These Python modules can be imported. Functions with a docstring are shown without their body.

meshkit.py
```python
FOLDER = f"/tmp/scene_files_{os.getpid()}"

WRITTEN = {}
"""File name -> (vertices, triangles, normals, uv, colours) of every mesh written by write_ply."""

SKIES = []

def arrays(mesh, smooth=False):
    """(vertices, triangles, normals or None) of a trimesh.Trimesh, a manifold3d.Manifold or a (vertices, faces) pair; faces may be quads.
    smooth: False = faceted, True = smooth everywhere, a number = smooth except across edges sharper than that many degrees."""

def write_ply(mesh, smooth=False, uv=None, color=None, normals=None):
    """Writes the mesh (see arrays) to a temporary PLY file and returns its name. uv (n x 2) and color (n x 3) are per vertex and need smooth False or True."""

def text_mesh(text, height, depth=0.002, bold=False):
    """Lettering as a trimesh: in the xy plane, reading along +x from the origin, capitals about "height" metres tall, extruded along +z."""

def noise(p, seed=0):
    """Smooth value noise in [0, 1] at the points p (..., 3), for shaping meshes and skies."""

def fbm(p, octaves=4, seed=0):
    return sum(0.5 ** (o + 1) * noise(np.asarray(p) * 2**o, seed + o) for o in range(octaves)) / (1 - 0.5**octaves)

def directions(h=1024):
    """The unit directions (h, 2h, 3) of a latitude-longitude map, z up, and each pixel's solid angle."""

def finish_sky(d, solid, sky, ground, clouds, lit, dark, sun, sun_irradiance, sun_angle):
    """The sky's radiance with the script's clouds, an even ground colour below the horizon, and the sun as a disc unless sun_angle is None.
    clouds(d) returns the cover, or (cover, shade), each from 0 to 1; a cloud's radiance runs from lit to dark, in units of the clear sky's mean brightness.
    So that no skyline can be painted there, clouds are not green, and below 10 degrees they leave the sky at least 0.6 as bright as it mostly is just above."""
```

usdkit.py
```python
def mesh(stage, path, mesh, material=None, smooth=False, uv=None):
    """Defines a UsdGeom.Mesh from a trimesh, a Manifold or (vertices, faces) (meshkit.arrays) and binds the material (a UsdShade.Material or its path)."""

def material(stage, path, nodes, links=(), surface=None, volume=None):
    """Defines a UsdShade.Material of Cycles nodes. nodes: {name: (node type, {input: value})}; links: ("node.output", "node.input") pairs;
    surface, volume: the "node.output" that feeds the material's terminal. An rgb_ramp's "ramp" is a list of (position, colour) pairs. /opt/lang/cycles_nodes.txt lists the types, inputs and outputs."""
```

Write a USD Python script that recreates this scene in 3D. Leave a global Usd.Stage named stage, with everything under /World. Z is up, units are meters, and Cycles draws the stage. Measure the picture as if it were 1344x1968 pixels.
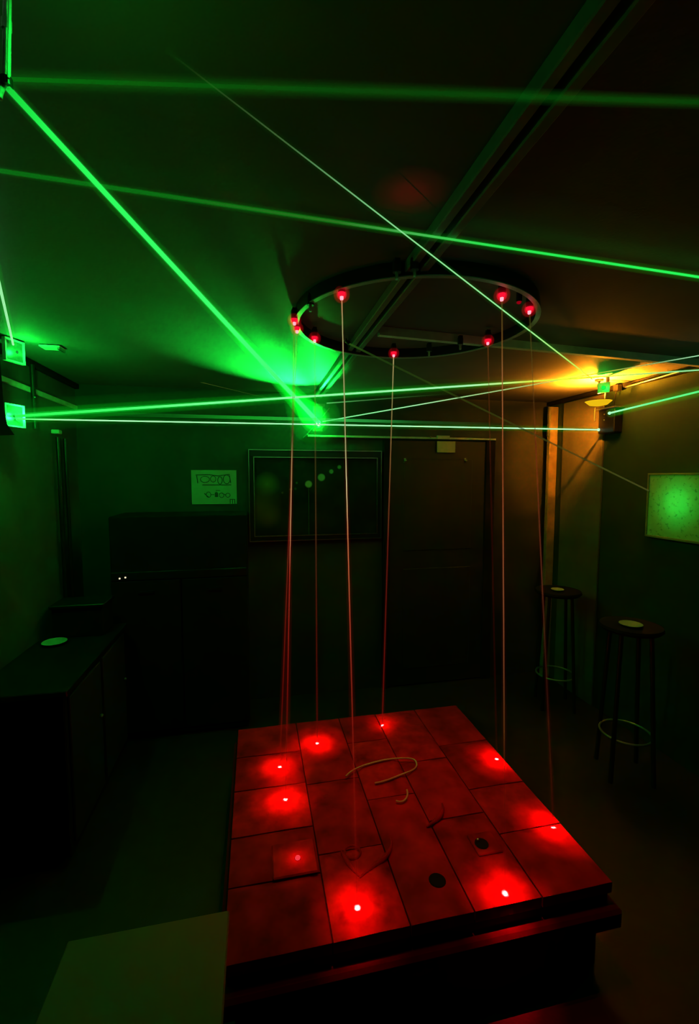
import math, random
import numpy as np, trimesh, usdkit, meshkit
from shapely.geometry import Polygon, box as sbox
from pxr import Usd, UsdGeom, UsdLux, UsdShade, Gf, Sdf, Vt

random.seed(5); rng = np.random.default_rng(5)
stage = Usd.Stage.CreateInMemory()
UsdGeom.SetStageUpAxis(stage, 'Z'); UsdGeom.SetStageMetersPerUnit(stage, 1.0)
UsdGeom.Xform.Define(stage, '/World'); UsdGeom.Scope.Define(stage, '/World/Looks')

# ---------------------------------------------------------------- camera and exposure
F, CX, CY = 860.0, 672.0, 984.0                     # pixels of the 1344 x 1968 frame
EYE = np.array([0, 0, 1.75])
PIT, YAW = math.atan((CY - 918) / F), math.atan(182 / math.hypot(F, 66))
FWD = np.array([math.sin(YAW) * math.cos(PIT), math.cos(YAW) * math.cos(PIT), -math.sin(PIT)])
RT = np.array([math.cos(YAW), -math.sin(YAW), 0.0]); UP = np.cross(RT, FWD)
cam = UsdGeom.Camera.Define(stage, '/World/camera')
cam.CreateHorizontalApertureAttr(36.0); cam.CreateVerticalApertureAttr(36.0 * 1968 / 1344)
cam.CreateFocalLengthAttr(36.0 * F / 1344)
cam.CreateClippingRangeAttr(Gf.Vec2f(0.05, 100)); cam.CreateExposureAttr(0.0)
cam.AddTransformOp().Set(Gf.Matrix4d(*RT, 0, *UP, 0, *(-FWD), 0, *EYE, 1))
# no sky and no sun: a closed dark room lit by its lasers, laser-struck mirrors and one amber lamp, with a few added spots
# strengths of the lights (each lamp's own light is made in its builder)
L_HUB, L_FAN, L_RHUB, L_BOX, L_AMBER = .7, 210.0, .3, 2.4, 140.0
L_RED_SPOT, L_RED_WIDE, L_BOARD = 1.0, 2.2, 60.0

def ray(x, y): return FWD + RT * (x - CX) / F - UP * (y - CY) / F
def on(ax, v, x, y):
    i = 'xyz'.index(ax); r = ray(x, y); return EYE + r * ((v - EYE[i]) / r[i])
def proj(p):
    d = np.asarray(p, float) - EYE; w = d @ FWD
    return np.stack([CX + F * (d @ RT) / w, CY - F * (d @ UP) / w], -1)
def lin(r, g, b):
    c = np.array([r, g, b]) / 255.0
    return tuple(np.where(c <= 0.04045, c / 12.92, ((c + 0.055) / 1.055) ** 2.4))

# ---------------------------------------------------------------- room measures
LW, RW, FW, BW, CEIL = -1.22, 2.52, 3.50, -1.40, 2.40

# ---------------------------------------------------------------- naming helpers
used = {}
def numbered(path):
    n = used.get(path, 0); used[path] = n + 1
    return path if n == 0 else f'{path}_{n:03d}'
def setd(p, **k):
    for a, b in k.items():
        if b: p.SetCustomDataByKey(a, b)
def thing(name, label, cat, loc=(0, 0, 0), group=None, kind=None):
    x = UsdGeom.Xform.Define(stage, numbered('/World/' + name)); x.AddTranslateOp().Set(Gf.Vec3d(*map(float, loc)))
    x.loc = None
    setd(x.GetPrim(), label=label, category=cat, group=group, kind=kind)
    ORG[str(x.GetPath())] = np.array(loc, float)
    return x
ORG = {}
def org(parent):
    p = str(parent.GetPath())
    while p not in ORG and p.count('/') > 1: p = p.rsplit('/', 1)[0]
    return ORG.get(p, np.zeros(3))
def part(name, mesh, m, parent, label=None, smooth=False, kind=None):
    """mesh in world coordinates; stored relative to its thing"""
    v, f, n = meshkit.arrays(mesh, False)
    tm = trimesh.Trimesh(v - org(parent), f, process=False)
    q = usdkit.mesh(stage, numbered(f'{parent.GetPath()}/{name}'), tm, m, smooth)
    setd(q.GetPrim(), label=label, kind=kind)
    return q
def solo(name, mesh, m, label, cat, smooth=False, group=None, kind=None):
    q = usdkit.mesh(stage, numbered('/World/' + name), mesh, m, smooth)
    setd(q.GetPrim(), label=label, category=cat, group=group, kind=kind)
    return q
def struct(name, mesh, m, label):
    q = usdkit.mesh(stage, numbered('/World/' + name), mesh, m, False)
    setd(q.GetPrim(), label=label, kind='structure'); return q

# ---------------------------------------------------------------- shapes
def bx(x0, x1, y0, y1, z0, z1, ch=0.0):
    """box, chamfered on all edges when ch > 0"""
    x0, x1 = sorted((x0, x1)); y0, y1 = sorted((y0, y1)); z0, z1 = sorted((z0, z1))
    if ch <= 0:
        m = trimesh.creation.box([x1 - x0, y1 - y0, z1 - z0]); m.apply_translation([(x0 + x1) / 2, (y0 + y1) / 2, (z0 + z1) / 2]); return m
    pts = []
    for x, sx in ((x0, 1), (x1, -1)):
        for y, sy in ((y0, 1), (y1, -1)):
            for z, sz in ((z0, 1), (z1, -1)):
                pts += [(x + sx * ch, y + sy * ch, z), (x + sx * ch, y, z + sz * ch), (x, y + sy * ch, z + sz * ch)]
    return trimesh.convex.convex_hull(np.array(pts))
def tube(pts, r, n=12, caps=True):
    pts = np.asarray(pts, float); r = np.broadcast_to(np.asarray(r, float), len(pts))
    t = np.gradient(pts, axis=0); t /= np.linalg.norm(t, axis=1, keepdims=True)
    a = np.eye(3)[np.argmin(np.abs(t).max(0))]
    rings = []
    for i in range(len(pts)):
        u = np.cross(t[i], a); u /= np.linalg.norm(u); w = np.cross(t[i], u)
        ang = np.linspace(0, 2 * np.pi, n, endpoint=False)
        rings.append(pts[i] + r[i] * (np.cos(ang)[:, None] * u + np.sin(ang)[:, None] * w))
    v = np.vstack(rings); f = []
    for i in range(len(pts) - 1):
        for k in range(n):
            a0, a1, b0, b1 = i * n + k, i * n + (k + 1) % n, (i + 1) * n + k, (i + 1) * n + (k + 1) % n
            f += [(a0, b0, a1), (a1, b0, b1)]
    if caps:
        v = np.vstack([v, pts[0], pts[-1]]); e = (len(pts) - 1) * n
        for k in range(n):
            f += [(len(v) - 2, k, (k + 1) % n), (len(v) - 1, e + (k + 1) % n, e + k)]
    m = trimesh.Trimesh(v, np.array(f), process=False)
    if m.volume < 0: m.invert()
    return m
def cyl(p0, p1, r, n=16): return tube([p0, p1], r, n)
def ball(c, r, s=2, scale=(1, 1, 1)):
    m = trimesh.creation.icosphere(s, 1.0); m.apply_scale(np.array(scale, float) * r); m.apply_translation(c); return m
def cat(*ms): return trimesh.util.concatenate(list(ms))
def lathe(profile, c, n=32):
    m = trimesh.creation.revolve(np.array(profile, float), sections=n); m.apply_translation(c); return m
def prism(poly, axis, a, b):
    """extrude a 2D polygon given in the other two axes (x: y,z / y: x,z / z: x,y) from a to b"""
    m = trimesh.creation.extrude_polygon(poly if hasattr(poly, 'exterior') else Polygon(poly), b - a, engine='earcut')
    v = m.vertices.copy(); w = v[:, 2] + a
    if axis == 'x': m.vertices = np.c_[w, v[:, 0], v[:, 1]]
    elif axis == 'y': m.vertices = np.c_[v[:, 0], w, v[:, 1]]; m.invert()
    else: m.vertices = np.c_[v[:, 0], v[:, 1], w]
    if m.volume < 0: m.invert()
    return m

# ---------------------------------------------------------------- materials
MN = [0]
def mat(name, color, rough=0.6, var=0.25, scale=9.0, bump=0.0, bscale=60, metal=0.0, spec=0.5):
    c = np.array(color, float)
    nodes = {'tc': ('texture_coordinate', {}), 'n': ('noise_texture', {'scale': scale, 'detail': 4.0}),
             'r': ('rgb_ramp', {'ramp': [(0.25, tuple(c * (1 - var))), (0.75, tuple(np.minimum(c * (1 + var), 1)))]}),
             'p': ('principled_bsdf', {'roughness': rough, 'metallic': metal, 'specular_ior_level': spec})}
    links = [('tc.object', 'n.vector'), ('n.fac', 'r.fac'), ('r.color', 'p.base_color')]
    if bump:
        nodes['bn'] = ('noise_texture', {'scale': bscale, 'detail': 3.0}); nodes['b'] = ('bump', {'strength': bump, 'distance': 0.004})
        links += [('tc.object', 'bn.vector'), ('bn.fac', 'b.height'), ('b.normal', 'p.normal')]
    return usdkit.material(stage, '/World/Looks/' + name, nodes, links, surface='p.BSDF')
def emit(name, color, strength):
    return usdkit.material(stage, '/World/Looks/' + name, {'e': ('emission', {'color': tuple(color), 'strength': float(strength)})}, [], surface='e.emission')
def halo(name, color, eps):  # glow painted as an emitting volume; nothing scatters light in it
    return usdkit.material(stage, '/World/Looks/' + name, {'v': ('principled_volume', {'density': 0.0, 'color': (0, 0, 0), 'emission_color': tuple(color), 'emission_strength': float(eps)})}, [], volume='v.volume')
BEAM = usdkit.material(stage, '/World/Looks/laser_light',
    {'a': ('attribute', {'attribute': 'fade'}), 'c': ('attribute', {'attribute': 'tint'}), 't': ('transparent_bsdf', {}), 'e': ('emission', {'strength': 1.0}), 'm': ('mix_closure', {})},
    [('a.fac', 'm.fac'), ('c.color', 'e.color'), ('t.BSDF', 'm.closure1'), ('e.emission', 'm.closure2')], surface='m.closure')

M_CEIL = mat('ceiling_paint', (.16, .16, .155), .75, .12, 3.0, .15, 90, spec=.2)
M_FAR = mat('dark_wall_paint', (.055, .055, .055), .6, .2, 4.0, .15, 70, spec=.3)
M_LEFT = mat('left_wall_paint', (.10, .10, .10), .6, .2, 4.0, .15, 70, spec=.3)
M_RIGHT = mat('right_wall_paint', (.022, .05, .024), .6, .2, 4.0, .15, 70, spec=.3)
M_FLOOR = mat('dark_floor', (.015, .013, .012), .55, .3, 14.0, .2, 120)
M_BLACK = mat('black_plastic', (.012, .012, .012), .35, .2)
M_MATTE = mat('matte_black', (.010, .010, .010), .85, .2, spec=.15)
M_BATTEN = mat('pale_batten', (.82, .82, .78), .6, .15, 20)
M_STRIP = mat('ceiling_strip', (.20, .20, .19), .6, .15, 20)
M_ALU = mat('pale_metal', (.75, .75, .73), .3, .08, 30, metal=1.0)
M_STEEL = mat('dull_steel', (.5, .5, .5), .45, .1, 30, metal=.6)
M_WOOD = mat('timber_trim', (.36, .26, .16), .55, .3, 12, .2, 80)
M_PAPER = mat('pale_card', (.62, .60, .52), .8, .06, 25, spec=.2)
M_INK = mat('dark_ink', (.10, .10, .09), .8, .1)
M_GREY = mat('grey_laminate', (.03, .03, .028), .5, .1, 6, spec=.3)
M_MIRROR = mat('mirror_glass', (.9, .9, .9), .06, .02, metal=1.0)

# ---------------------------------------------------------------- the room
T = .08
struct('floor', bx(LW - T, RW + T, BW - T, FW + T, -T, 0), M_FLOOR, 'dark floor of the laser room')
struct('ceiling', bx(LW - T, RW + T, BW - T, FW + T, CEIL, CEIL + T), M_CEIL, 'flat ceiling with green laser light spreading over it')
struct('wall_back', bx(LW - T, RW + T, FW, FW + T, 0, CEIL), M_FAR, 'dark far wall behind the framed print')
struct('wall_front', bx(LW - T, RW + T, BW - T, BW, 0, CEIL), M_FAR, 'dark wall behind the camera')
struct('wall_left', bx(LW - T, LW, BW, FW, 0, CEIL), M_LEFT, 'left wall lit green beside the mirrors')
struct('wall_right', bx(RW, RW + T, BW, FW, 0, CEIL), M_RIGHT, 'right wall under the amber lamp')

# ceiling battens: a double strip running away from the camera and a single one meeting it
def sthing(name, label):
    x = UsdGeom.Xform.Define(stage, numbered('/World/' + name)); setd(x.GetPrim(), label=label, kind='structure'); return x
t1 = sthing('trim_1', 'double ceiling batten running from overhead to the far wall')
for x0, x1 in ((.452, .476), (.494, .520)):
    part('strip', bx(x0, x1, BW, FW, CEIL - .034, CEIL, .003), M_STRIP, t1)
a, b = np.array([.535, 1.925]), np.array([RW, 2.085]); d = (b - a) / np.linalg.norm(b - a); nrm = np.array([-d[1], d[0]]) * .014
struct('trim_2', prism([a - nrm, b - nrm, b + nrm, a + nrm], 'z', CEIL - .036, CEIL), M_BATTEN, 'single ceiling batten running from the double batten to the right wall')
# dark cover mouldings at the wall tops
struct('trim_3', bx(RW - .035, RW, BW, FW, CEIL - .032, CEIL - .002, .004), M_MATTE, 'dark moulding along the top of the right wall')
struct('trim_4', bx(LW, LW + .03, BW, FW, CEIL - .035, CEIL - .002, .004), M_MATTE, 'dark moulding along the top of the left wall')
struct('trim_5', bx(LW, LW + .016, BW, FW, 2.222, 2.25, .003), M_BATTEN, 'pale picture rail along the left wall')
struct('trim_6', bx(.40, 1.985, FW - .05, FW, 2.062, 2.078, .002), M_BATTEN, 'narrow door head ledge above the framed print and the door')

# ---------------------------------------------------------------- laser beams
def beam(label, p0, p1, w0, w1, stops, glows=(), axis=0, seg=48, name='laser_beam', group=None, reach=False, back=False):
    """emitting tube painted as a light path with its haze. w0, w1: widths at its ends; stops: (picture x or y, colour 0-255, strength 0-1) along the beam;
    glows: ((radius at start, radius at end), colour, brightness)."""
    p0, p1 = np.array(p0, float), np.array(p1, float)
    lo, hi = np.array([LW, BW, 0.0]) + .002, np.array([RW, FW, CEIL]) - .002
    def to_wall(a, dd):                                  # how far a + k dd runs before it meets a wall, the ceiling or the floor
        return min(((hi[i] if dd[i] > 0 else lo[i]) - a[i]) / dd[i] for i in range(3) if abs(dd[i]) > 1e-9)
    if reach:
        k = max(1.0, to_wall(p0, p1 - p0)); p1 = p0 + (p1 - p0) * k; w1 = max(.004, w0 + (w1 - w0) * k)
        glows = [((g[0][0], max(.003, g[0][0] + (g[0][1] - g[0][0]) * k)), *g[1:]) for g in glows]; seg = int(seg * max(1, k))
    if back:
        k = max(1.0, to_wall(p1, p0 - p1)); p0 = p1 + (p0 - p1) * k
    root = thing(name, label, 'laser beam', p0, group)
    t = np.linspace(0, 1, seg); pts = p0 + t[:, None] * (p1 - p0)
    n = 10; m = tube(pts, np.linspace(w0, w1, seg) / 2, n)
    q = part('beam_core', m, BEAM, root)
    q.GetPrim()
    s = proj(pts)[:, axis]; stops = sorted(stops); k = [x[0] for x in stops]
    col = np.stack([np.interp(s, k, [lin(*x[1])[c] for x in stops]) for c in range(3)], 1)
    fd = np.interp(s, k, [x[2] for x in stops])
    fd = 1 - np.sqrt(1 - np.clip(fd, 0, 1))              # seen through both sides of the tube
    col = np.vstack([np.repeat(col, n, 0), col[:1], col[-1:]]); fd = np.concatenate([np.repeat(fd, n), fd[:1], fd[-1:]])
    api = UsdGeom.PrimvarsAPI(q)
    api.CreatePrimvar('tint', Sdf.ValueTypeNames.Color3fArray, 'vertex').Set(Vt.Vec3fArray.FromNumpy(col.astype(np.float32)))
    api.CreatePrimvar('fade', Sdf.ValueTypeNames.FloatArray, 'vertex').Set(Vt.FloatArray.FromNumpy(fd.astype(np.float32)))
    for prof, c, br in glows:  # painted glow along the beam, emitting by itself
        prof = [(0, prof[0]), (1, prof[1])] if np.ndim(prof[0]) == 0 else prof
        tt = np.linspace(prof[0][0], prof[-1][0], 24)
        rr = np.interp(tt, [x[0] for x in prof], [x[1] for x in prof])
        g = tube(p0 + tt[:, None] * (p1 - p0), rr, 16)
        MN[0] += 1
        part('painted_glow', g, halo(f'painted_glow_{MN[0]:03d}', lin(*c), br / (2 * rr.max())), root)
    return root

G, PALE = (24, 240, 70), (165, 235, 175)
HUB = on('y', 3.42, 612, 812)
RHUB = on('z', 2.325, 1161, 745)
BOX1, BOX2 = on('x', -1.085, 28, 672), on('x', -1.085, 30, 800)
EM0 = on('y', .62, 14, 168)
d = dict
# 1 the thick one
beam('thick bright green laser beam falling from the upper left corner to the far wall mirror', EM0, HUB, .0068, .024,
     [(10, (20, 200, 50), 1), (40, (30, 245, 75), 1), (600, (70, 255, 120), 1)],
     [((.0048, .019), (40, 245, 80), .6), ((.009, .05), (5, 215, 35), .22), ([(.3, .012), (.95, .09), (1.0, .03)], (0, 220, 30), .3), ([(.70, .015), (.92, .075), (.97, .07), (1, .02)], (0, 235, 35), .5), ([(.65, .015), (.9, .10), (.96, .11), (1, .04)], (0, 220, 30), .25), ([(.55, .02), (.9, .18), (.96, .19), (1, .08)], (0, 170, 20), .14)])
# 2 wide soft one
beam('wide blurred green laser beam crossing the top of the photo', on('y', .64, 16, 152), on('z', 2.37, 1420, 199), .004, .004,
     [(10, (5, 130, 15), .4), (250, (8, 110, 14), .35), (700, (14, 62, 14), .25), (1344, (4, 40, 8), .2)], [((.0115, .009), (4, 90, 12), .10), ((.0085, .006), (4, 95, 12), .14), ((.005, .003), (4, 100, 12), .16)], reach=True)
# 3
beam('pale thin green laser beam slanting down to the amber lamp', on('z', 2.305, 318, 95), on('z', 2.318, 1138, 728), .0018, .007,
     [(320, (20, 50, 15), .0), (400, (38, 62, 22), .5), (560, (70, 110, 60), .8), (760, (130, 215, 140), 1), (1000, (150, 240, 150), 1), (1140, (190, 230, 60), 1)],
     [((.004, .014), (0, 110, 10), .12)])
# 4
beam('green laser beam running out of the right edge below the wide blurred one', on('z', 2.36, -40, 322), on('z', 2.36, 1420, 544), .0028, .0062,
     [(0, (10, 60, 12), .6), (300, (12, 70, 14), .6), (650, (45, 90, 30), .8), (800, (70, 170, 80), 1), (950, (40, 225, 80), 1), (1344, (40, 245, 90), 1)],
     [((.004, .0055), (10, 200, 40), .3), ((.006, .014), (0, 140, 15), .15)], reach=True, back=True)
# 5
beam('long green laser beam rising from the lower left mirror across the room', BOX2, on('x', 2.2, 1420, 706), .012, .0055,
     [(40, (40, 250, 80), 1), (250, (70, 250, 110), 1), (420, (120, 240, 150), 1), (900, (170, 235, 180), 1), (1020, (215, 235, 70), 1), (1140, (200, 235, 40), 1), (1230, (150, 220, 120), 1), (1344, (150, 225, 165), 1)],
     [((.014, .004), (20, 225, 60), .4), ((.035, .006), (0, 170, 20), .3), ((.08, .01), (0, 110, 12), .15)], reach=True)
# 6
beam('thin pale laser beam rising from the far wall mirror to the right edge', HUB + np.array([.03, -.02, .005]), on('x', 2.15, 1420, 670), .008, .0045,
     [(640, (120, 240, 150), 1), (800, (165, 225, 170), 1), (1000, (165, 200, 120), .9), (1140, (190, 190, 40), .9), (1240, (120, 160, 90), .9), (1344, (165, 220, 175), 1)], [((.012, .008), (0, 110, 10), .12)], reach=True)
# 7
beam('thin pale horizontal laser beam from the lower left mirror to the emitter box', BOX2 + np.array([0, 0, -.012]), on('x', 2.44, 1151, 826), .007, .010,
     [(45, (60, 250, 100), 1), (120, (170, 240, 180), 1), (700, (165, 240, 180), 1), (1150, (190, 255, 205), 1)], [((.016, .022), (0, 130, 14), .16)])
# 8
beam('short bright laser beam shooting right from the emitter box', on('x', 2.44, 1172, 794), on('x', 2.25, 1420, 734), .012, .010,
     [(1170, (170, 255, 195), 1), (1250, (110, 255, 150), 1), (1344, (90, 240, 130), 1)], [((.03, .03), (0, 140, 15), .22)], reach=True)
# 9
beam('faint yellowish laser thread under the left wall top', on('x', -1.19, 98, 666), on('y', 3.40, 560, 776), .004, .004,
     [(100, (50, 70, 18), .7), (200, (100, 110, 40), .8), (420, (50, 80, 22), .7), (540, (20, 60, 12), .4)])
# 10
MODULE = on('z', CEIL - .03, 664, 657)
beam('dim olive laser beam from the ceiling to the green board', MODULE, on('x', RW - .03, 1247, 943), .009, .010,
     [(655, (48, 90, 22), .7), (720, (34, 66, 16), .6), (860, (44, 62, 14), .6), (1000, (50, 55, 14), .7), (1245, (62, 72, 28), .8)])
# 11
beam('short pale laser beam dropping to the upper left mirror', on('z', 2.37, -30, 420), BOX1 + np.array([0, -.01, .02]), .007, .009,
     [(-40, (140, 225, 150), 1), (30, (160, 240, 170), 1)], [((.012, .016), (0, 120, 12), .15)], axis=0, back=True)
# 12
beam('soft green laser haze band level with the far wall mirror', on('x', -1.16, 60, 792), on('y', 3.40, 985, 816), .022, .020,
     [(60, (8, 90, 15), .0), (330, (20, 120, 30), .3), (480, (30, 200, 50), .5), (660, (60, 215, 90), .55), (800, (30, 110, 40), .4), (980, (15, 50, 15), .1)])
# 13
beam('faint green thread to the right of the far wall mirror bracket', on('y', 3.41, 628, 775), on('y', 3.2, 860, 757), .009, .006,
     [(630, (90, 190, 100), .8), (700, (70, 130, 70), .7), (800, (50, 90, 40), .4), (860, (30, 50, 20), .0)])
# ---------------------------------------------------------------- the ring with its red laser modules
RC, RX, RY = np.array([.636, 1.765]), .462, .455
ring = thing('laser_ring', 'black hoop of red laser modules fixed under the ceiling', 'ring light', (RC[0], RC[1], CEIL))
def hoop(rx, ry, th, z0, z1, a0=0, a1=2 * np.pi, n=96):
    an = np.linspace(a0, a1, n); v, f = [], []
    for a in an:
        for (o, z) in ((0, z0), (th, z0), (th, z1), (0, z1)):
            v.append((RC[0] + (rx + o) * math.cos(a), RC[1] + (ry + o) * math.sin(a), z))
    for i in range(n - 1):
        for k in range(4):
            p, q, r, s = i * 4 + k, i * 4 + (k + 1) % 4, (i + 1) * 4 + (k + 1) % 4, (i + 1) * 4 + k
            f += [(p, s, q), (q, s, r)]
    f += [(0, 1, 2), (0, 2, 3), ((n - 1) * 4, (n - 1) * 4 + 2, (n - 1) * 4 + 1), ((n - 1) * 4, (n - 1) * 4 + 3, (n - 1) * 4 + 2)]
    m = trimesh.Trimesh(np.array(v), np.array(f), process=False)
    if m.volume < 0: m.invert()
    return m
part('hoop_band', hoop(RX, RY, .012, CEIL - .044, CEIL - .001), M_BLACK, ring, smooth=35)
part('hoop_lip', hoop(RX - .003, RY - .003, .018, CEIL - .047, CEIL - .044), M_STEEL, ring, smooth=35)
E_HALO = emit('red_halo', lin(255, 20, 50), 1.0)
LENS_GLOW = [halo('lens_glow_a', lin(255, 0, 40), .8 / .034), halo('lens_glow_b', lin(225, 0, 25), .22 / .054)]  # self-lit balls that paint the red glow round each diode
E_TIP = emit('red_laser_tip', lin(255, 150, 165), 1.6)
E_SPOT = emit('unused_red', (1, .1, .1), 1)
TZ = .35
def light(parent, pos, color, intensity, radius=.01, aim=None, cone=None, soft=1.0):
    p = numbered(f'{parent.GetPath()}/light')
    L = UsdLux.SphereLight.Define(stage, p)
    L.CreateRadiusAttr(radius); L.CreateColorAttr(Gf.Vec3f(*map(float, color))); L.CreateIntensityAttr(float(intensity)); L.CreateNormalizeAttr(True)
    pos = np.asarray(pos, float) - org(parent)
    if aim is None: L.AddTranslateOp().Set(Gf.Vec3d(*pos))
    else:
        z = -(np.asarray(aim, float) - org(parent) - pos); z /= np.linalg.norm(z)
        u = np.cross([0, 0, 1.0] if abs(z[2]) < .95 else [1.0, 0, 0], z); u /= np.linalg.norm(u); w = np.cross(z, u)
        L.AddTransformOp().Set(Gf.Matrix4d(*u, 0, *w, 0, *z, 0, *pos, 1))
        sh = UsdLux.ShapingAPI.Apply(L.GetPrim()); sh.CreateShapingConeAngleAttr(float(cone)); sh.CreateShapingConeSoftnessAttr(float(soft))
    return L
# (pixel of the module, table spot, beam stops, label, lit strength)
RED = [
 ((657, 566), (687, 1745), [(575, (190, 120, 80), 1), (620, (150, 150, 95), .9), (850, (150, 150, 100), .9), (930, (190, 180, 130), .9), (1030, (190, 110, 65), .75), (1200, (170, 60, 40), .6), (1380, (140, 30, 20), .45), (1500, (110, 20, 10), .35), (1700, (90, 0, 0), .15)],
  'brightest red laser beam, dropping from the near left of the ceiling hoop', 1.25, .030),
 ((757, 679), (735, 1391), [(690, (165, 150, 95), .9), (760, (130, 130, 75), .8), (880, (120, 90, 45), .7), (1050, (100, 30, 20), .55), (1380, (110, 12, 8), .45)],
  'red laser beam dropping from the far middle of the hoop to the back table edge', 1.6, .026),
 ((938, 655), (955, 1459), [(665, (110, 60, 20), .45), (800, (80, 40, 18), .3), (950, (50, 12, 6), .2), (1400, (50, 5, 2), .06)],
  'dim red laser beam from the far right of the hoop', 1.4, .014),
 ((965, 568), (971, 1715), [(580, (90, 90, 35), .4), (650, (110, 80, 30), .6), (720, (150, 95, 50), .8), (900, (140, 70, 35), .65), (1150, (150, 85, 50), .55), (1400, (90, 50, 20), .5), (1500, (60, 5, 2), .15), (1700, (60, 0, 0), .1)],
  'thin orange-red laser beam from the near right of the hoop', 1.2, .02),
 ((1018, 594), (1064, 1588), [(605, (60, 80, 25), .4), (800, (80, 50, 20), .4), (860, (100, 40, 25), .4), (1080, (110, 55, 32), .4), (1280, (60, 34, 22), .25), (1560, (40, 4, 2), .15)],
  'dim red laser beam from the right end of the hoop, beside the timber door jamb', 1.4, .02),
 ((566, 616), (549, 1537), [(635, (90, 130, 30), .5), (830, (60, 60, 30), .5), (880, (150, 120, 80), .9), (1010, (170, 120, 80), .9), (1100, (160, 45, 30), .65), (1300, (130, 22, 14), .5), (1400, (100, 8, 4), .4), (1520, (100, 0, 0), .15)],
  'red laser beam from the left tip of the hoop, crossing the left of the framed print', 1.0, .034),
 ((571, 632), (538, 1474), [(650, (90, 130, 30), .4), (830, (60, 40, 20), .35), (1000, (110, 40, 25), .45), (1200, (120, 25, 15), .4), (1380, (110, 10, 5), .3), (1460, (100, 0, 0), .2)],
  'red laser beam close beside the one from the left tip of the hoop', 1.0, .03),
 ((605, 650), (610, 1428), [(665, (60, 120, 25), .3), (870, (60, 70, 30), .4), (1030, (70, 50, 25), .5), (1200, (80, 20, 10), .5), (1400, (80, 8, 4), .4)],
  'faint red laser beam from the far left of the hoop, down the middle of the framed print', 1.25, .022),
]
def module(p, lit):
    h = part('laser_module', cat(lathe([(0, .006), (.0125, .006), (.0125, .034), (.010, .04), (0, .04)], p + [0, 0, .0], 20), bx(p[0] - .008, p[0] + .008, p[1] - .008, p[1] + .008, p[2] + .03, p[2] + .045)), M_BLACK, ring, smooth=40)
    if lit:
        part('lens', ball(p + [0, 0, .004], .0115, 2, (1, 1, 1.1)), E_HALO, h, 'red halo glow shaped as a lens')  # emitting ball paints the red halo above the tip
        for hz, hr in zip(LENS_GLOW, (.017, .027)): part('painted_glow', ball(p, hr, 3), hz, h)
        part('diode_tip', lathe([(0, -.017), (.005, -.017), (.006, -.013), (.006, -.002), (0, .0)], p, 16), E_TIP, h, 'pinkish white glowing tip')
    else:
        part('diode_tip', lathe([(0, -.016), (.004, -.016), (.005, -.012), (.005, .008), (0, .008)], p, 14), M_ALU, h, 'small unlit pale tip')
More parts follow.
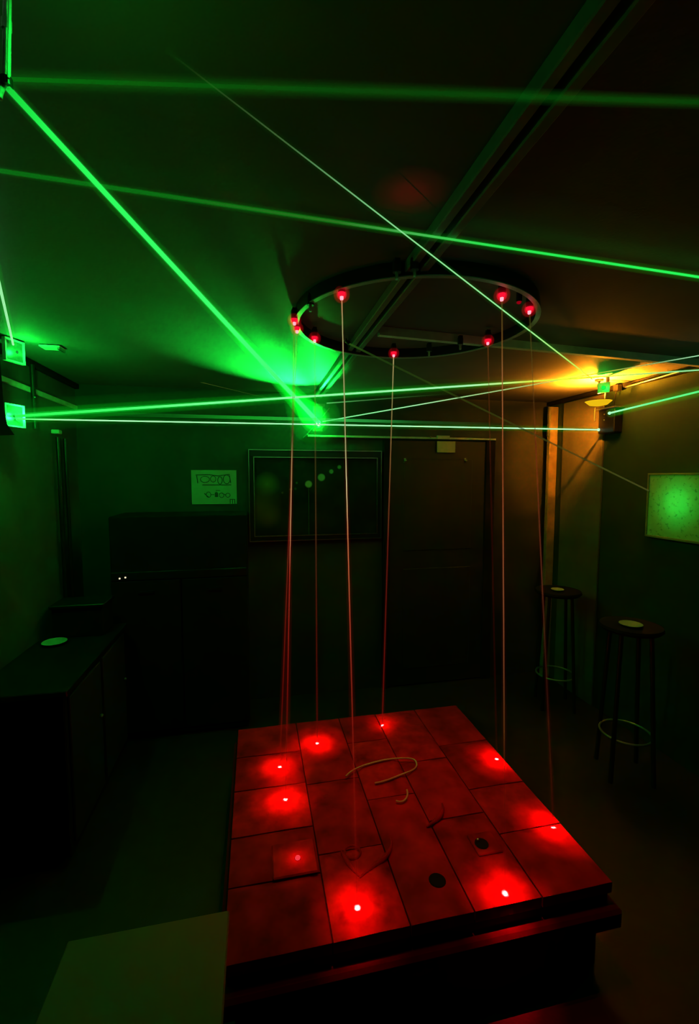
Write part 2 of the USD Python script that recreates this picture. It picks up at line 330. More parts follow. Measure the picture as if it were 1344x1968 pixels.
for (mp, sp, stops, lab, st, gw) in RED:
    p = on('z', CEIL - .058, *mp)
    q = on('z', TZ, *sp)
    module(p, True)
    dirn = (q - p) / np.linalg.norm(q - p)
    dist = np.linalg.norm(np.array([q[0], q[1], 1.3]) - EYE)
    beam(lab, p + dirn * .018, q, 2.0 / F * np.linalg.norm(p - EYE), 1.8 / F * np.linalg.norm(q - EYE), stops,
         [((.004, gw * .22), (150, 8, 4), .05 * (gw / .03) ** 2), ((.006, gw * .5), (150, 6, 3), .035 * (gw / .03) ** 2)], axis=1, seg=64)
    s0 = p + dirn * .024
    for cone, pw, tint in ((.30, 9000, (1, .8, .9)), (1.7, 170, (1, .0, .012)), (3.1, 110, (1, 0, .012)), (5.2, 36, (1, 0, .010)), (27, L_RED_WIDE, (1, 0, .006))):
        light(ring, s0, tint, L_RED_SPOT * st * pw, .003, q, cone, 1.0)
for q in [(597, 590), (763, 528), (797, 523), (825, 678), (885, 665)]:
    module(on('z', CEIL - .058, *q), False)
pz = on('z', CEIL - .055, 998, 580)
h = part('laser_module', lathe([(0, .0), (.010, .0), (.010, .03), (0, .03)], pz, 16), M_BLACK, ring)
part('lens', ball(pz, .008, 2), emit('dim_red_lens', (1, 0, .02), .25), h, 'dimly glowing red lens')

# ---------------------------------------------------------------- the block table
TX0, TX1, TY0, TY1 = -.115, 1.205, 1.238, 2.493
table = thing('block_table', 'low square table topped with rough slabs, dotted with red laser spots', 'table', ((TX0 + TX1) / 2, (TY0 + TY1) / 2, 0))
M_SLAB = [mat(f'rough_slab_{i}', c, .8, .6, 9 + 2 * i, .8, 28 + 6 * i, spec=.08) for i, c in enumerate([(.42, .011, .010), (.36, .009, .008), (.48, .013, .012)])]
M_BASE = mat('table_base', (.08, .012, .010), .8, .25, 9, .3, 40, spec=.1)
cx, cy = (TX0 + TX1) / 2, (TY0 + TY1) / 2
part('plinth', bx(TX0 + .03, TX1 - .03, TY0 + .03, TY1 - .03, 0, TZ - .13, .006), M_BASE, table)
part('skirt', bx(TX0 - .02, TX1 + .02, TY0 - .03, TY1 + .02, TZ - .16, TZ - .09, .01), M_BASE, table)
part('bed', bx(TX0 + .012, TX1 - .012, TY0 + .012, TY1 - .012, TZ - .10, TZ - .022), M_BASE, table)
cols = [-.66, -.335, -.085, .135, .383, .66]
rows = [[-.627, -.36, -.112, .155, .375, .627], [-.627, -.095, .30, .627], [-.627, -.37, .06, .627], [-.627, -.15, .23, .627], [-.627, -.25, .09, .35, .627]]
def slab(u0, u1, v0, v1, k):
    """a slab with a softly uneven top and rounded worn edges; u to the right, v towards the camera"""
    g = .0028; n = 9
    us, vs = np.linspace(u0 + g, u1 - g, n), np.linspace(v0 + g, v1 - g, n)
    U, V = np.meshgrid(us, vs, indexing='ij')
    e = np.minimum(np.minimum(U - us[0], us[-1] - U), np.minimum(V - vs[0], vs[-1] - V))
    top = TZ + .006 * (meshkit.fbm(np.stack([U * 6, V * 6, U * 0 + k], -1), 3, k) - .5) - .012 * np.exp(-e / .008)
    X, Y = cx + U, cy - V
    nn = n * n
    v = np.vstack([np.c_[X.ravel(), Y.ravel(), top.ravel()], np.c_[X.ravel(), Y.ravel(), np.full(nn, TZ - .05)]])
    f = []
    idx = np.arange(nn).reshape(n, n)
    for i in range(n - 1):
        for j in range(n - 1):
            a, b, c, dd = idx[i, j], idx[i + 1, j], idx[i + 1, j + 1], idx[i, j + 1]
            f += [(a, c, b), (a, dd, c)]
    per = list(idx[:, 0]) + list(idx[-1, 1:]) + list(idx[-2::-1, -1]) + list(idx[0, -2:0:-1])
    for i in range(len(per)):
        a, b = per[i], per[(i + 1) % len(per)]
        f += [(a, b, b + nn), (a, b + nn, a + nn)]
    return trimesh.Trimesh(v, np.array(f), process=False)
k = 0
for ci in range(5):
    for ri in range(len(rows[ci]) - 1):
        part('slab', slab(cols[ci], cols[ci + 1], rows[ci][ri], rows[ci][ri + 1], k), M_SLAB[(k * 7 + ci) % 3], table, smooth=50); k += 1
def tp(u, v, z=0.0): return np.array([cx + u, cy - v, TZ + z])
def curve(pts, n=40):
    pts = np.array(pts, float); t = np.r_[0, np.cumsum(np.linalg.norm(np.diff(pts, axis=0), axis=1))]
    from scipy.interpolate import CubicSpline
    return CubicSpline(t, pts)(np.linspace(0, t[-1], n))
# raised seams and the small fittings of the top
for pts in ([(-.25, .312), (-.235, .37), (-.208, .433)], [(-.208, .44), (-.14, .40), (-.075, .355), (-.05, .291)], [(.108, .271), (.15, .25), (.181, .23), (.222, .162)]):
    part('ridge', tube(curve([tp(u, v, .002) for u, v in pts], 24), np.r_[np.linspace(.003, .010, 12), np.linspace(.010, .003, 12)], 8), M_SLAB[1], table, smooth=True)
part('keyhole_plate', bx(cx + .245, cx + .345, cy - .445, cy - .345, TZ - .002, TZ + .008, .003), M_SLAB[0], table)
part('hole', lathe([(0, 0), (.024, 0), (.026, .003), (.0, .0035)], tp(.279, .40, .007), 20), M_MATTE, table, 'dark round recess')
part('stud', ball(tp(.272, .385, .013), .006, 2), M_ALU, table, 'small bright stud')
part('knot', lathe([(0, 0), (.030, 0), (.026, .003), (0, .003)], tp(.055, .504, .001), 20), M_MATTE, table, 'dark round knot')
part('ring_inlay', trimesh.creation.torus(.030, .004, 32, 8).apply_translation(tp(-.21, .33, .003)), M_SLAB[1], table)
st = part('beacon_plate', bx(cx - .505, cx - .345, cy - .385, cy - .235, TZ - .004, TZ + .006, .004), M_SLAB[2], table)
E_BEACON = emit('red_beacon', lin(255, 60, 70), .9)
part('beacon_lens', ball(tp(-.413, .318, .008), .010, 2, (1, 1, .7)), E_BEACON, st, 'small glowing red stud')
light(table, tp(-.413, .318, .03), (1, .02, .03), .02, .004)
for c_, w_ in ((1.5, 7), (2.6, 5)): light(table, tp(-.413, .318, .03), (1, .0, .02), w_, .004, on('z', CEIL, 788, 372), c_, 1.0)  # added upward spots that make the red patch on the ceiling
cord = [tp(u, v, .0085) for u, v in [(-.15, -.085), (-.10, -.125), (-.02, -.152), (.06, -.165), (.15, -.16), (.205, -.135), (.20, -.09), (.12, -.047), (.04, -.022), (-.03, -.012)]]
solo('cord', tube(curve(cord, 90), .0042, 8), mat('pale_cord', (.6, .56, .5), .5, .1), 'thin pale cord curled in a loop on the middle of the slab table', 'cord', True)
solo('cord', tube(curve([tp(u, v, .0085) for u, v in [(.03, .115), (.055, .125), (.085, .10), (.098, .06)]], 24), .0042, 8), mat('pale_cord_end', (.6, .56, .5), .5, .1), 'short bit of pale cord lying apart from the loop on the slab table', 'cord', True)

# ---------------------------------------------------------------- far wall mirror at the end of the thick beam
GREEN = (.006, 1.0, .05)
hub = thing('corner_mirror', 'laser mirror on the far wall, dazzling green where the thick beam strikes', 'mirror', (HUB[0], FW, HUB[2]))
part('wall_plate', bx(HUB[0] - .035, HUB[0] + .045, FW - .012, FW, HUB[2] - .06, HUB[2] + .14, .003), M_STEEL, hub)
part('bracket', cat(bx(HUB[0] - .03, HUB[0] - .014, FW - .09, FW - .01, HUB[2] + .125, HUB[2] + .155), bx(HUB[0] - .03, HUB[0] + .05, FW - .09, FW - .075, HUB[2] + .12, HUB[2] + .14), bx(HUB[0] - .03, HUB[0] - .02, FW - .09, FW - .08, HUB[2] + .08, HUB[2] + .20)), M_ALU, hub)
for s, (ax, az) in enumerate([(-.11, -.115), (.095, .12)]):
    part('clamp_arm', tube([HUB + [0, .035, 0], HUB + [ax, .05, az]], [.006, .004], 8), M_ALU, hub)
gl = trimesh.creation.cylinder(.042, .008, sections=32); gl.apply_transform(trimesh.geometry.align_vectors([0, 0, 1], [-.25, -.9, .35])); gl.apply_translation(HUB + [0, .03, 0])
part('mirror_glass', gl, M_MIRROR, hub)
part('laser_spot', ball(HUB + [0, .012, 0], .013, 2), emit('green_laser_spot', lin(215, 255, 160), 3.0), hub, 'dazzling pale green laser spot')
for r, br in ((.035, .6), (.055, .42), (.08, .2), (.11, .07), (.15, .035), (.20, .018)):  # painted bloom: nested emitting balls round the struck mirror
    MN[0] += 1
    part('painted_glow', ball(HUB + [0, -.02, 0], r, 3, (1, .8, 1)), halo(f'painted_glow_{MN[0]:03d}', lin(15, 250, 45), br / (2 * r)), hub)
light(hub, HUB + [-.01, -.05, .0], GREEN, L_HUB, .02)
light(hub, HUB + [-.03, -.10, -.08], GREEN, L_FAN, .03, HUB + [-.19, -.43, .19], 33, 1.0)

# ---------------------------------------------------------------- mirrors on the left wall
M_FRAME = mat('clear_frame', (.5, .5, .5), .25, .05)
def side_mirror(label, c, s, tilt, glow):
    t = thing('wall_mirror', label, 'mirror', (LW, c[1], c[2]))
    R = trimesh.transformations.rotation_matrix(tilt, [0, 0, 1]); 
    def place(m): m = m.copy(); m.apply_transform(R); m.apply_translation(c); return m
    h = s / 2
    part('back_block', bx(LW, c[0] - .012, c[1] - .022, c[1] + .022, c[2] - .022, c[2] + .022), M_BLACK, t)
    part('mirror_glass', place(bx(-.006, .0, -h + .006, h - .006, -h + .006, h - .006)), mat(f'struck_mirror_{len(used)}', (.06, .06, .06), .3, .4, 30, metal=.0), t)
    for (y0, y1, z0, z1) in ((-h, h, h - .007, h), (-h, h, -h, -h + .007), (-h, -h + .007, -h + .007, h - .007), (h - .007, h, -h + .007, h - .007)):
        part('frame_bar', place(bx(-.010, .008, y0, y1, z0, z1)), M_FRAME, t)
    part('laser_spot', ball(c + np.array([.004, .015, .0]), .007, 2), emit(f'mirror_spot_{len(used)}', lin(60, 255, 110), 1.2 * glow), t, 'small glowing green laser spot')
    light(t, c + np.array([.05, .0, 0]), GREEN, L_BOX * glow, .012)
    return t
side_mirror('small square mirror with a bright edge under the left wall top, upper of two', on('x', -1.09, 27, 675), .105, -.35, .2)
side_mirror('small square mirror struck by two beams on the left wall, lower of two', on('x', -1.09, 27, 799), .105, -.35, 1.0)

# flat bracket at the wall top, the upright rods, and the black loudspeaker at the left edge
br = thing('flat_bracket', 'flat pale bracket under the ceiling beside the upper left mirror', 'bracket', (LW, 2.62, CEIL - .03))
q0, q1 = on('z', CEIL - .012, 78, 667), on('z', CEIL - .012, 122, 672)
part('plate', bx(q0[0], q1[0], q0[1] - .02, q0[1] + .05, CEIL - .012, CEIL - .005), M_BATTEN, br)
part('lip', bx(q1[0] - .012, q1[0], q0[1] - .02, q0[1] + .05, CEIL - .022, CEIL - .012), M_ALU, br)
part('stem', bx(-1.17, -1.13, q0[1], q0[1] + .03, CEIL - .005, CEIL), M_BLACK, br)
r1 = thing('wall_rod', 'dark upright rod on the left wall between the two small mirrors', 'rod', (LW + .03, 2.82, 2.05))
part('rod', cyl((LW + .03, 2.82, 2.02), (LW + .03, 2.82, CEIL - .03), .012), M_BLACK, r1, smooth=40)
part('screw', ball((LW + .045, 2.80, 2.19), .006, 2), M_ALU, r1, 'bright screw head')
r2 = thing('wall_pipe', 'pair of dark upright pipes on the left wall with a pale cap', 'pipe', (LW + .03, 3.15, 0))
for y in (3.11, 3.22):
    part('pipe', cyl((LW + .03, y, .95), (LW + .03, y, 2.0), .012), M_BLACK, r2, smooth=40)
part('cap', bx(LW, LW + .045, 3.09, 3.14, 2.02, 2.045, .004), M_BATTEN, r2, 'pale cap')
sp = [on('x', -1.0, x, y)[[1, 2]] for x, y in [(-60, 600), (-4, 640), (3, 725), (8, 790), (14, 816), (28, 836), (-60, 839)]]
lsp = thing('loudspeaker', 'black curved loudspeaker hanging at the left edge beside the lower mirror', 'loudspeaker', (-1.05, 2.05, 1.95))
part('cabinet', prism(sp, 'x', -1.14, -1.0), M_MATTE, lsp)
part('wall_arm', bx(LW, -1.13, 1.93, 1.97, 2.03, 2.07), M_BLACK, lsp)

# ---------------------------------------------------------------- hanging emitter at the upper left corner
em = thing('laser_emitter', 'shiny hanging laser emitter rod in the upper left corner', 'laser', (EM0[0], EM0[1], CEIL))
rod = [on('y', .62, x, y) for x, y in [(13.5, -40), (13.5, 40), (13, 100), (12, 150), (11, 163)]]
rod[0] = np.array([rod[0][0], .62, CEIL])
M_SHINE = mat('worn_chrome', (.6, .6, .6), .4, .45, 60, .5, 90)
part('rod', tube(curve(rod, 30), .0042, 12), M_SHINE, em, smooth=40)
part('sleeve', tube([on('y', .62, 12.5, 38), on('y', .62, 12.5, 58)], .0052, 12), M_SHINE, em, smooth=40)
part('cable', tube(curve([on('y', .612, x, y) for x, y in [(17, -30), (18, 50), (17, 90), (16, 150)]], 20), .0016, 8), M_FRAME, em, smooth=True)
part('tail', tube(curve([on('y', .62, x, y) for x, y in [(11, 160), (4, 168), (-2, 190)]], 16), .0035, 10), M_SHINE, em, smooth=True)
part('collar', tube([on('y', .62, 12, 150), on('y', .62, 13, 166)], .0062, 14), M_BLACK, em, smooth=40)
light(em, EM0 + np.array([.05, -.03, .03]), GREEN, .1, .006)  # added green light to brighten the rod
# laser module added at the olive beam start to light the board
lm = thing('added_laser', 'tiny added laser module on the double batten behind the hoop', 'laser', MODULE)
BT = on('x', RW - .03, 1300, 966)
part('body', tube([MODULE + np.array([0, 0, .012]), MODULE + (BT - MODULE) / np.linalg.norm(BT - MODULE) * .02], .009, 12), M_BLACK, lm, smooth=40)
part('clip', bx(MODULE[0] - .012, MODULE[0] + .012, MODULE[1] - .008, MODULE[1] + .008, CEIL - .025, CEIL), M_STEEL, lm)
s0 = MODULE + (BT - MODULE) / np.linalg.norm(BT - MODULE) * .03
light(lm, s0, (.02, 1, .10), L_BOARD * .6, .003, BT, 2.7, 1.0)
light(lm, s0, (.01, 1, .08), L_BOARD * .55, .003, BT, 4.8, 1.0)
light(lm, s0, (.0, 1, .02), L_BOARD * .16, .003, BT, 8.5, 1.0)

# ---------------------------------------------------------------- right wall: lamp, mirror, emitter box, pilaster, board
E_AMB = emit('amber_bulb', (1, .42, .02), 3.0)
LP = np.array([RHUB[0] + .05, RHUB[1] + .10, 2.335])
lamp = thing('amber_lamp', 'small amber lamp glowing under the ceiling behind the green struck mirror', 'lamp', (LP[0], LP[1], CEIL))
part('arm', tube([LP + [0, 0, .03], (LP[0], LP[1], CEIL)], .006, 10), M_BLACK, lamp, smooth=40)
part('rose', lathe([(0, -.012), (.024, -.012), (.028, 0), (0, 0)], (LP[0], LP[1], CEIL), 24), M_BLACK, lamp, smooth=40)
part('socket', lathe([(0, .012), (.011, .012), (.011, .034), (0, .034)], LP, 20), M_BLACK, lamp, smooth=40)
part('bulb', ball(LP - [0, 0, .088], .012, 2), E_AMB, lamp, 'glowing amber bulb')
part('stalk', tube([LP + [.0, .0, .02], LP + [.05, .0, .0], LP + [.05, 0, -.09]], .005, 8), M_BLACK, lamp, smooth=40)
part('glass_shade', lathe([(.012, -.105), (.05, -.098), (.078, -.078), (.082, -.078), (.054, -.102), (.012, -.110)], LP, 32), emit('amber_glass', lin(236, 190, 18), 1.0), lamp, 'shallow amber glass bowl, lit from inside', smooth=40)
light(lamp, LP + [0, 0, -.060], (1, .27, .008), L_AMBER, .01, LP + [-.03, -.03, 1], 88, 1.0)
light(lamp, LP + [0, 0, -.13], (1, .27, .008), L_AMBER * .0012, .02)
light(lamp, LP + [0, .06, -.11], (1, .27, .008), L_AMBER * .10, .01, (RW, 3.25, 2.0), 38, 1.0)
rm = thing('lamp_mirror', 'small square mirror with a green laser spot hanging by the amber lamp', 'mirror', (RHUB[0], RHUB[1], CEIL))
part('arm', bx(RHUB[0] + .02, RHUB[0] + .034, RHUB[1] - .007, RHUB[1] + .007, RHUB[2] - .02, CEIL), M_BLACK, rm)
g2 = bx(-.004, .004, -.036, .036, -.032, .032); g2.apply_transform(trimesh.transformations.rotation_matrix(.5, [0, 0, 1])); g2.apply_translation(RHUB)
part('mirror_glass', g2, mat('struck_mirror_right', (.12, .12, .12), .3, .2, 40), rm)
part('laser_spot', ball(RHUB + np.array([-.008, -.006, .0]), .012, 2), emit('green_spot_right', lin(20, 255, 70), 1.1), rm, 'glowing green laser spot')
light(rm, RHUB + np.array([-.06, -.03, 0]), GREEN, L_RHUB, .015)
cl = thing('cable_clip', 'black cable clip on the right wall top beside the lamp mirror', 'clip', (RW, 2.68, CEIL - .02))
part('body', bx(RW - .08, RW - .04, 2.675, 2.715, CEIL - .055, CEIL - .012, .003), M_BLACK, cl)
part('cable', tube(curve([(RW - .06, 2.70, CEIL - .04), (RW - .055, 2.72, CEIL - .10), (RW - .05, 2.73, CEIL - .15)], 12), .004, 8), M_BLACK, cl)
cr = solo('curtain_rail', tube([(RW - .07, 2.62, CEIL - .042), (RW - .07, 2.22, CEIL - .03)], .007, 10), M_ALU, 'short pale metal rail end under the right wall top', 'rail', 40)
eb = thing('emitter_box', 'dark box on the right wall that two pale laser beams meet', 'laser', (RW, 2.775, 2.06))
part('box', bx(2.45, RW - .001, 2.70, 2.85, 2.065, 2.235, .005), M_BLACK, eb)
part('top_shelf', bx(2.435, RW - .001, 2.69, 2.86, 2.237, 2.245), M_STEEL, eb)
for p in (on('x', 2.447, 1151, 826), on('x', 2.447, 1172, 794)):
    part('aperture', ball(p, .011, 2), emit(f'aperture_glow_{len(used)}', lin(190, 255, 210), 1.0), eb, 'glowing beam end')
part('screw', ball((2.447, 2.79, 2.20), .005, 1), M_ALU, eb); part('screw', ball((2.447, 2.79, 2.16), .005, 1), M_ALU, eb)
# pilaster and timber jamb
M_PIL = mat('pilaster_paint', (.16, .145, .12), .6, .2, 6, .2, 60)
struct('trim_7', bx(RW - .018, RW, 2.86, 3.30, 0, CEIL - .04, .003), M_PIL, 'plain pilaster on the right wall under the amber lamp')
jb = sthing('trim_8', 'timber door jamb in the far right corner, lit amber')
part('jamb_board', bx(RW - .075, RW, 3.385, 3.425, 0, CEIL - .055, .004), M_WOOD, jb)
part('edge_strip', bx(RW - .088, RW - .075, 3.395, 3.41, 2.10, CEIL - .055), M_ALU, jb)
hk = solo('hook', tube(curve([(RW - .03, 2.93, 2.27), (RW - .035, 2.93, 2.22), (RW - .03, 2.93, 2.17)], 14), .006, 8), M_ALU, 'small pale hook on the pilaster left of the lamp', 'hook', True)
# board
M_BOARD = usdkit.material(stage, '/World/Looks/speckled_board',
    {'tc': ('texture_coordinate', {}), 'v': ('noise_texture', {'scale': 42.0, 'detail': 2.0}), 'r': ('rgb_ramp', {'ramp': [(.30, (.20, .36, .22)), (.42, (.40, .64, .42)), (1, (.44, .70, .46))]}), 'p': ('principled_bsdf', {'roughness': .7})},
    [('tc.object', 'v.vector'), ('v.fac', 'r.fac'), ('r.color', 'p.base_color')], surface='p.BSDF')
bo = thing('notice_board', 'square pale board on the right wall glowing green under a laser', 'board', (RW, 2.25, 1.57))
Y0, Y1, Z0, Z1 = 2.03, 2.445, 1.368, 1.778
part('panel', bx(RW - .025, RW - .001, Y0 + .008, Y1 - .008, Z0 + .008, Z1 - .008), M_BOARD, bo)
for (a, b, c, e) in ((Y0, Y1, Z1 - .012, Z1), (Y0, Y1, Z0, Z0 + .014), (Y0, Y0 + .012, Z0 + .014, Z1 - .012), (Y1 - .012, Y1, Z0 + .014, Z1 - .012)):
    part('frame_bar', bx(RW - .032, RW - .001, a, b, c, e, .002), M_WOOD, bo)

# ---------------------------------------------------------------- far wall: framed print, drawing, door, card
pr = thing('framed_print', 'black framed print of planets in a rising row on the far wall', 'picture', (.47, FW, 1.28))
X0, X1, Z0, Z1 = -.046, .992, 1.262, 1.962; x0, x1, z0, z1 = -.010, .958, 1.300, 1.908
yb = FW - .045
for (a, b, c, e) in ((X0, X1, z1, Z1), (X0, X1, Z0, z0), (X0, x0, z0, z1), (x1, X1, z0, z1)):
    part('frame_bar', bx(a, b, yb + .004, FW - .001, c, e, .002), M_BLACK, pr)
def lip(a, b, c, e, w, y0, y1):
    return cat(bx(a, b, y0, y1, e - w, e), bx(a, b, y0, y1, c, c + w), bx(a, a + w, y0, y1, c + w, e - w), bx(b - w, b, y0, y1, c + w, e - w))
part('outer_shine', lip(X0, X1, Z0, Z1, .006, yb - .002, yb + .006), M_ALU, pr, 'thin pale strip painting the highlight on the outer edge')  # bevel highlights put in as pale strips, outer and inner
part('inner_shine', lip(x0, x1, z0, z1, .007, yb - .002, yb + .006), M_ALU, pr, 'thin pale strip painting the highlight on the inner edge')
# planets: (x, z, radius, colour)
nodes = {'g': ('geometry', {}), 'p': ('principled_bsdf', {'roughness': .12, 'specular_ior_level': .3}), 'n': ('noise_texture', {'scale': 6.0, 'detail': 4.0}),
         'base': ('rgb_ramp', {'ramp': [(.3, (.012, .012, .012)), (.8, (.03, .03, .028))]})}
links = [('g.position', 'n.vector'), ('n.fac', 'base.fac')]; last = 'base.color'
PL = [(.09, 1.70, .10, (.16, .15, .04), .10), (.04, 1.53, .17, (.20, .06, .02), .17), (.10, 1.46, .10, (.22, .07, .03), .10),
      (.407, 1.700, .030, (.42, .42, .34), .010), (.508, 1.752, .031, (.40, .42, .36), .010), (.586, 1.798, .019, (.30, .34, .28), .008), (.650, 1.833, .017, (.28, .30, .24), .008),
      (.27, 1.66, .012, (.2, .2, .12), .008), (.315, 1.71, .010, (.22, .25, .16), .008), (.305, 1.665, .012, (.10, .10, .07), .01), (.205, 1.635, .010, (.2, .14, .08), .008)]
for i, (px_, pz_, r_, c_, s_) in enumerate(PL):
    nodes[f'd{i}'] = ('vector_math', {'math_type': 'distance', 'vector2': (px_, yb + .012, pz_)})
    nodes[f'm{i}'] = ('map_range', {'from_min': r_ + .001, 'from_max': max(r_ - s_, 0), 'to_min': 0.0, 'to_max': 1.0, 'clamp': True})
    nodes[f'x{i}'] = ('mix_color', {'b': c_})
    links += [('g.position', f'd{i}.vector1'), (f'd{i}.value', f'm{i}.value'), (f'm{i}.result', f'x{i}.fac'), (last, f'x{i}.a')]; last = f'x{i}.result'
links.append((last, 'p.base_color'))
part('print', bx(x0, x1, yb + .012, yb + .018, z0, z1), usdkit.material(stage, '/World/Looks/planet_print', nodes, links, surface='p.BSDF'), pr, 'glossy print of round planets')
part('hanging_wire', tube([(.407, yb + .009, z0 + .005), (.407, yb + .009, 1.667)], .0025, 6), mat('print_line', (.10, .12, .07), .5, .1), pr)
# drawing card
dc = thing('drawing_card', 'pale card with a line drawing on the far wall left of the print', 'poster', (-.30, FW, 1.68))
X0, X1, Z0, Z1 = -.461, -.136, 1.552, 1.806
part('card', bx(X0, X1, FW - .008, FW - .001, Z0, Z1), M_PAPER, dc)
def dp(u, v): return np.array([X0 + u * (X1 - X0), FW - .0085, Z1 - v * (Z1 - Z0)])
def stroke(pts, w): return tube([dp(*p) for p in pts], w, 6)
def oval(u, v, ru, rv, w=.0025, n=26): return stroke([(u + ru * math.cos(t), v + rv * math.sin(t)) for t in np.linspace(0, 2 * np.pi, n)], w)
part('printed_line', stroke([(.24, .435), (.88, .435)], .003), M_INK, dc)
part('printed_sketch', cat(stroke([(.10, .14), (.40, .13), (.58, .17), (.84, .12), (.87, .38)], .003), stroke([(.12, .16), (.14, .38)], .003), oval(.78, .27, .075, .13), oval(.63, .30, .05, .11), oval(.30, .27, .10, .09, .002), oval(.48, .26, .06, .09, .002)), M_INK, dc)
part('printed_sketch', cat(oval(.37, .72, .05, .08, .002), stroke([(.28, .68), (.34, .76), (.38, .80)], .003), stroke([(.42, .72), (.50, .72)], .002)), M_INK, dc)
part('printed_sketch', cat(oval(.66, .74, .05, .07, .002), stroke([(.60, .70), (.66, .67), (.76, .74)], .002), oval(.80, .74, .05, .06, .002)), M_INK, dc)
part('printed_dash', stroke([(.53, .60), (.63, .60)], .002), M_INK, dc)
part('printed_keyhole', cat(ball(dp(.545, .69), .012, 2, (1, .15, 1)), bx(dp(.51, 0)[0], dp(.58, 0)[0], FW - .0095, FW - .008, dp(0, .79)[2], dp(0, .69)[2])), M_INK, dc)
part('printed_bars', cat(*[stroke([(u, .87), (u, .99)], .003) for u in (.85, .90, .95)], stroke([(.84, .86), (.96, .86)], .002)), M_INK, dc)
# door, card on it, hooks
M_DOOR = mat('black_door', (.018, .017, .016), .6, .25, 5, .2, 60)
door = sthing('door_1', 'black door in the far wall under the narrow ledge')
part('door_leaf', bx(1.06, 1.90, FW - .03, FW - .001, 0.01, 2.05, .004), M_DOOR, door)
part('door_post', bx(1.90, 1.985, FW - .045, FW - .001, 0, 2.06, .004), M_MATTE, door); part('door_post', bx(1.01, 1.06, FW - .045, FW - .001, 0, 2.06, .004), M_MATTE, door)
part('door_panel', bx(1.18, 1.78, FW - .036, FW - .028, 1.15, 1.9, .004), M_DOOR, door); part('door_panel', bx(1.18, 1.78, FW - .036, FW - .028, .15, 1.0, .004), M_DOOR, door)
lc = solo('label_card', bx(1.458, 1.617, FW - .052, FW - .046, 1.955, 2.046), mat('cream_card', (.7, .62, .42), .7, .08, 30), 'small cream card on the door under the ledge', 'card')
lb = thing('ledge_bracket', 'little shiny bracket on the ledge above the cream card', 'bracket', (1.51, FW, 2.08))
part('plate', bx(1.45, 1.56, FW - .07, FW - .05, 2.06, 2.092, .003), M_FRAME, lb); part('screw', ball((1.40, FW - .055, 2.075), .006, 1), M_ALU, lb)
for (x, w) in ((780, 'left'), (896, 'right')):
    p = on('y', FW - .05, x, 885)
    kb = thing('coat_hook', f'tiny coat hook on the black door below the {"ledge, left" if w == "left" else "cream card, right"} of the card', 'hook', p)
    part('plate', bx(p[0] - .008, p[0] + .008, FW - .036, FW - .028, p[2] - .02, p[2] + .02), M_STEEL, kb); part('knob', ball(p, .010, 2), M_STEEL, kb)

# ---------------------------------------------------------------- dark furniture along the walls
cab = thing('black_cabinet', 'tall black cabinet in the far left corner with two tiny lights', 'cabinet', (-.50, 3.28, 0))
part('body', bx(-.92, -.06, 3.10, FW - .02, .04, 1.50, .006), M_MATTE, cab); part('base', bx(-.90, -.08, 3.12, FW - .02, 0, .04), M_BLACK, cab)
for a, b in ((-.915, -.495), (-.485, -.065)):
    dd = part('door', bx(a, b, 3.082, 3.10, .06, 1.08, .003), M_MATTE, cab); part('handle', bx((a + b) / 2 - .05, (a + b) / 2 + .05, 3.07, 3.082, 1.0, 1.012), M_BLACK, dd)
part('control_panel', bx(-.915, -.065, 3.085, 3.10, 1.085, 1.14, .003), M_BLACK, cab)
for x, y in ((230, 1112), (241, 1110)):
    part('indicator', ball(on('y', 3.083, x, y), .006, 2), emit(f'indicator_{x}', lin(255, 240, 200), .9), cab, 'tiny warm white indicator light')
ls = thing('low_sideboard', 'low dark sideboard against the left wall', 'cabinet', (-1.0, 2.55, 0))
part('body', bx(LW + .005, -.83, 2.10, 3.0, .05, .80, .005), M_MATTE, ls); part('top', bx(LW + .005, -.81, 2.08, 3.02, .80, .83, .004), M_BLACK, ls)
for y in (2.13, 2.57):
    dd = part('door', bx(-.83, -.818, y, y + .40, .10, .78, .003), M_GREY, ls); part('knob', ball((-.81, y + .36, .5), .010, 1), M_STEEL, dd)
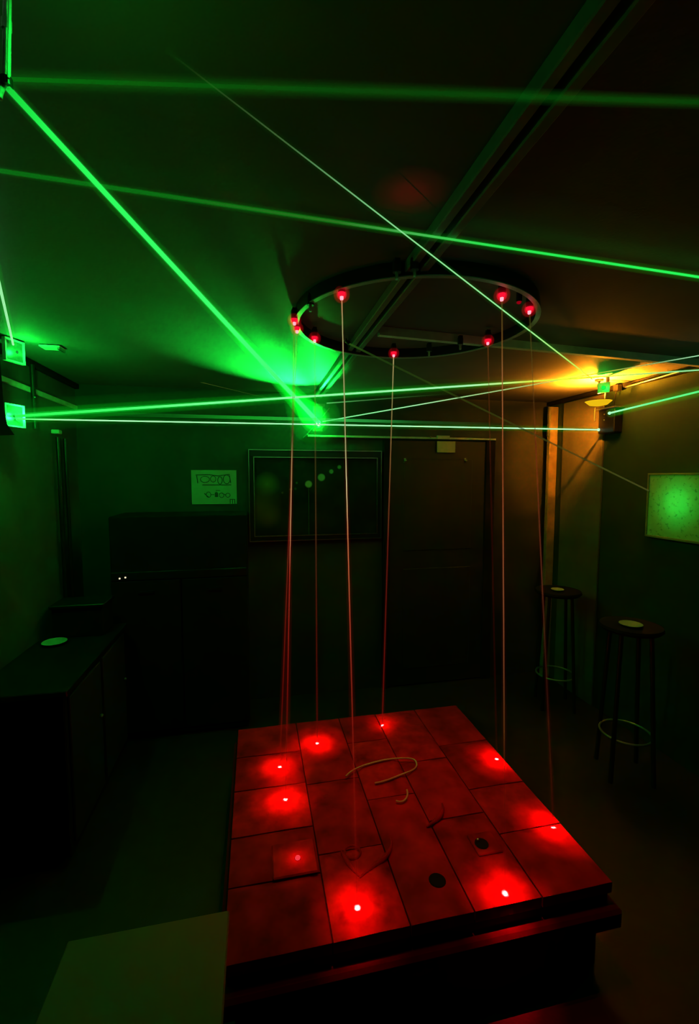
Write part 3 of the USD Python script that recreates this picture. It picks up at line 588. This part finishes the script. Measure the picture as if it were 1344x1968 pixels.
DISH = [(0, .004), (.035, .004), (.058, .014), (.062, .016), (.060, .018), (.036, .008), (0, .008)]
p = on('z', .85, 65, 1205); p = np.array([-1.10, 2.70, .83])
solo('dish', lathe(DISH, p, 28), M_PAPER, 'pale dish on the low dark sideboard by the left wall', 'dish', 40)
bxs = thing('black_box', 'black box on the low sideboard in front of the cabinet', 'box', (-1.0, 2.90, .83))
part('body', bx(-1.15, -.88, 2.80, 2.98, .83, 1.0, .004), M_MATTE, bxs); part('lid', bx(-1.16, -.87, 2.79, 2.99, 1.0, 1.02, .004), M_BLACK, bxs)
def stool(label, x, y, h):
    s = thing('stool', label, 'stool', (x, y, 0))
    part('seat', lathe([(0, h - .03), (.15, h - .03), (.165, h - .015), (.16, h), (0, h)], (x, y, 0), 36), M_MATTE, s, smooth=40)
    for k in range(4):
        a = k * math.pi / 2 + .4
        part('leg', tube([(x + .11 * math.cos(a), y + .11 * math.sin(a), h - .03), (x + .16 * math.cos(a), y + .16 * math.sin(a), 0)], .012, 10), M_BLACK, s, smooth=40)
    part('foot_ring', trimesh.creation.torus(.135, .007, 40, 8).apply_translation((x, y, .25)), M_STEEL, s, smooth=True)
for (x, y, nm) in ((2.20, 2.905, 'beside the timber jamb'), (2.12, 2.145, 'under the green board')):
    h = .90
    c = on('z', h + .018, *((1072, 1131) if 'jamb' in nm else (1213, 1197)))
    stool(f'dark round stool by the right wall, {nm}', c[0] + .02, c[1] + .02, h)
    solo('dish', lathe([(r * (.75 if 'jamb' in nm else 1), z) for r, z in DISH], (c[0], c[1], h - .003), 28), M_PAPER, f'pale dish on the dark stool {nm}', 'dish', 40)

# ---------------------------------------------------------------- pale stand in the foreground
pd = thing('white_pedestal', 'pale square topped pedestal in the near lower left corner', 'pedestal', (-.23, .83, 0))
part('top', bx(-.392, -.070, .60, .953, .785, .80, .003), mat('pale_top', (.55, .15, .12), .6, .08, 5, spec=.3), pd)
part('column', bx(-.375, -.087, .615, .938, .03, .785, .004), M_GREY, pd)
part('foot', bx(-.39, -.072, .60, .952, 0, .03, .004), M_BLACK, pd)
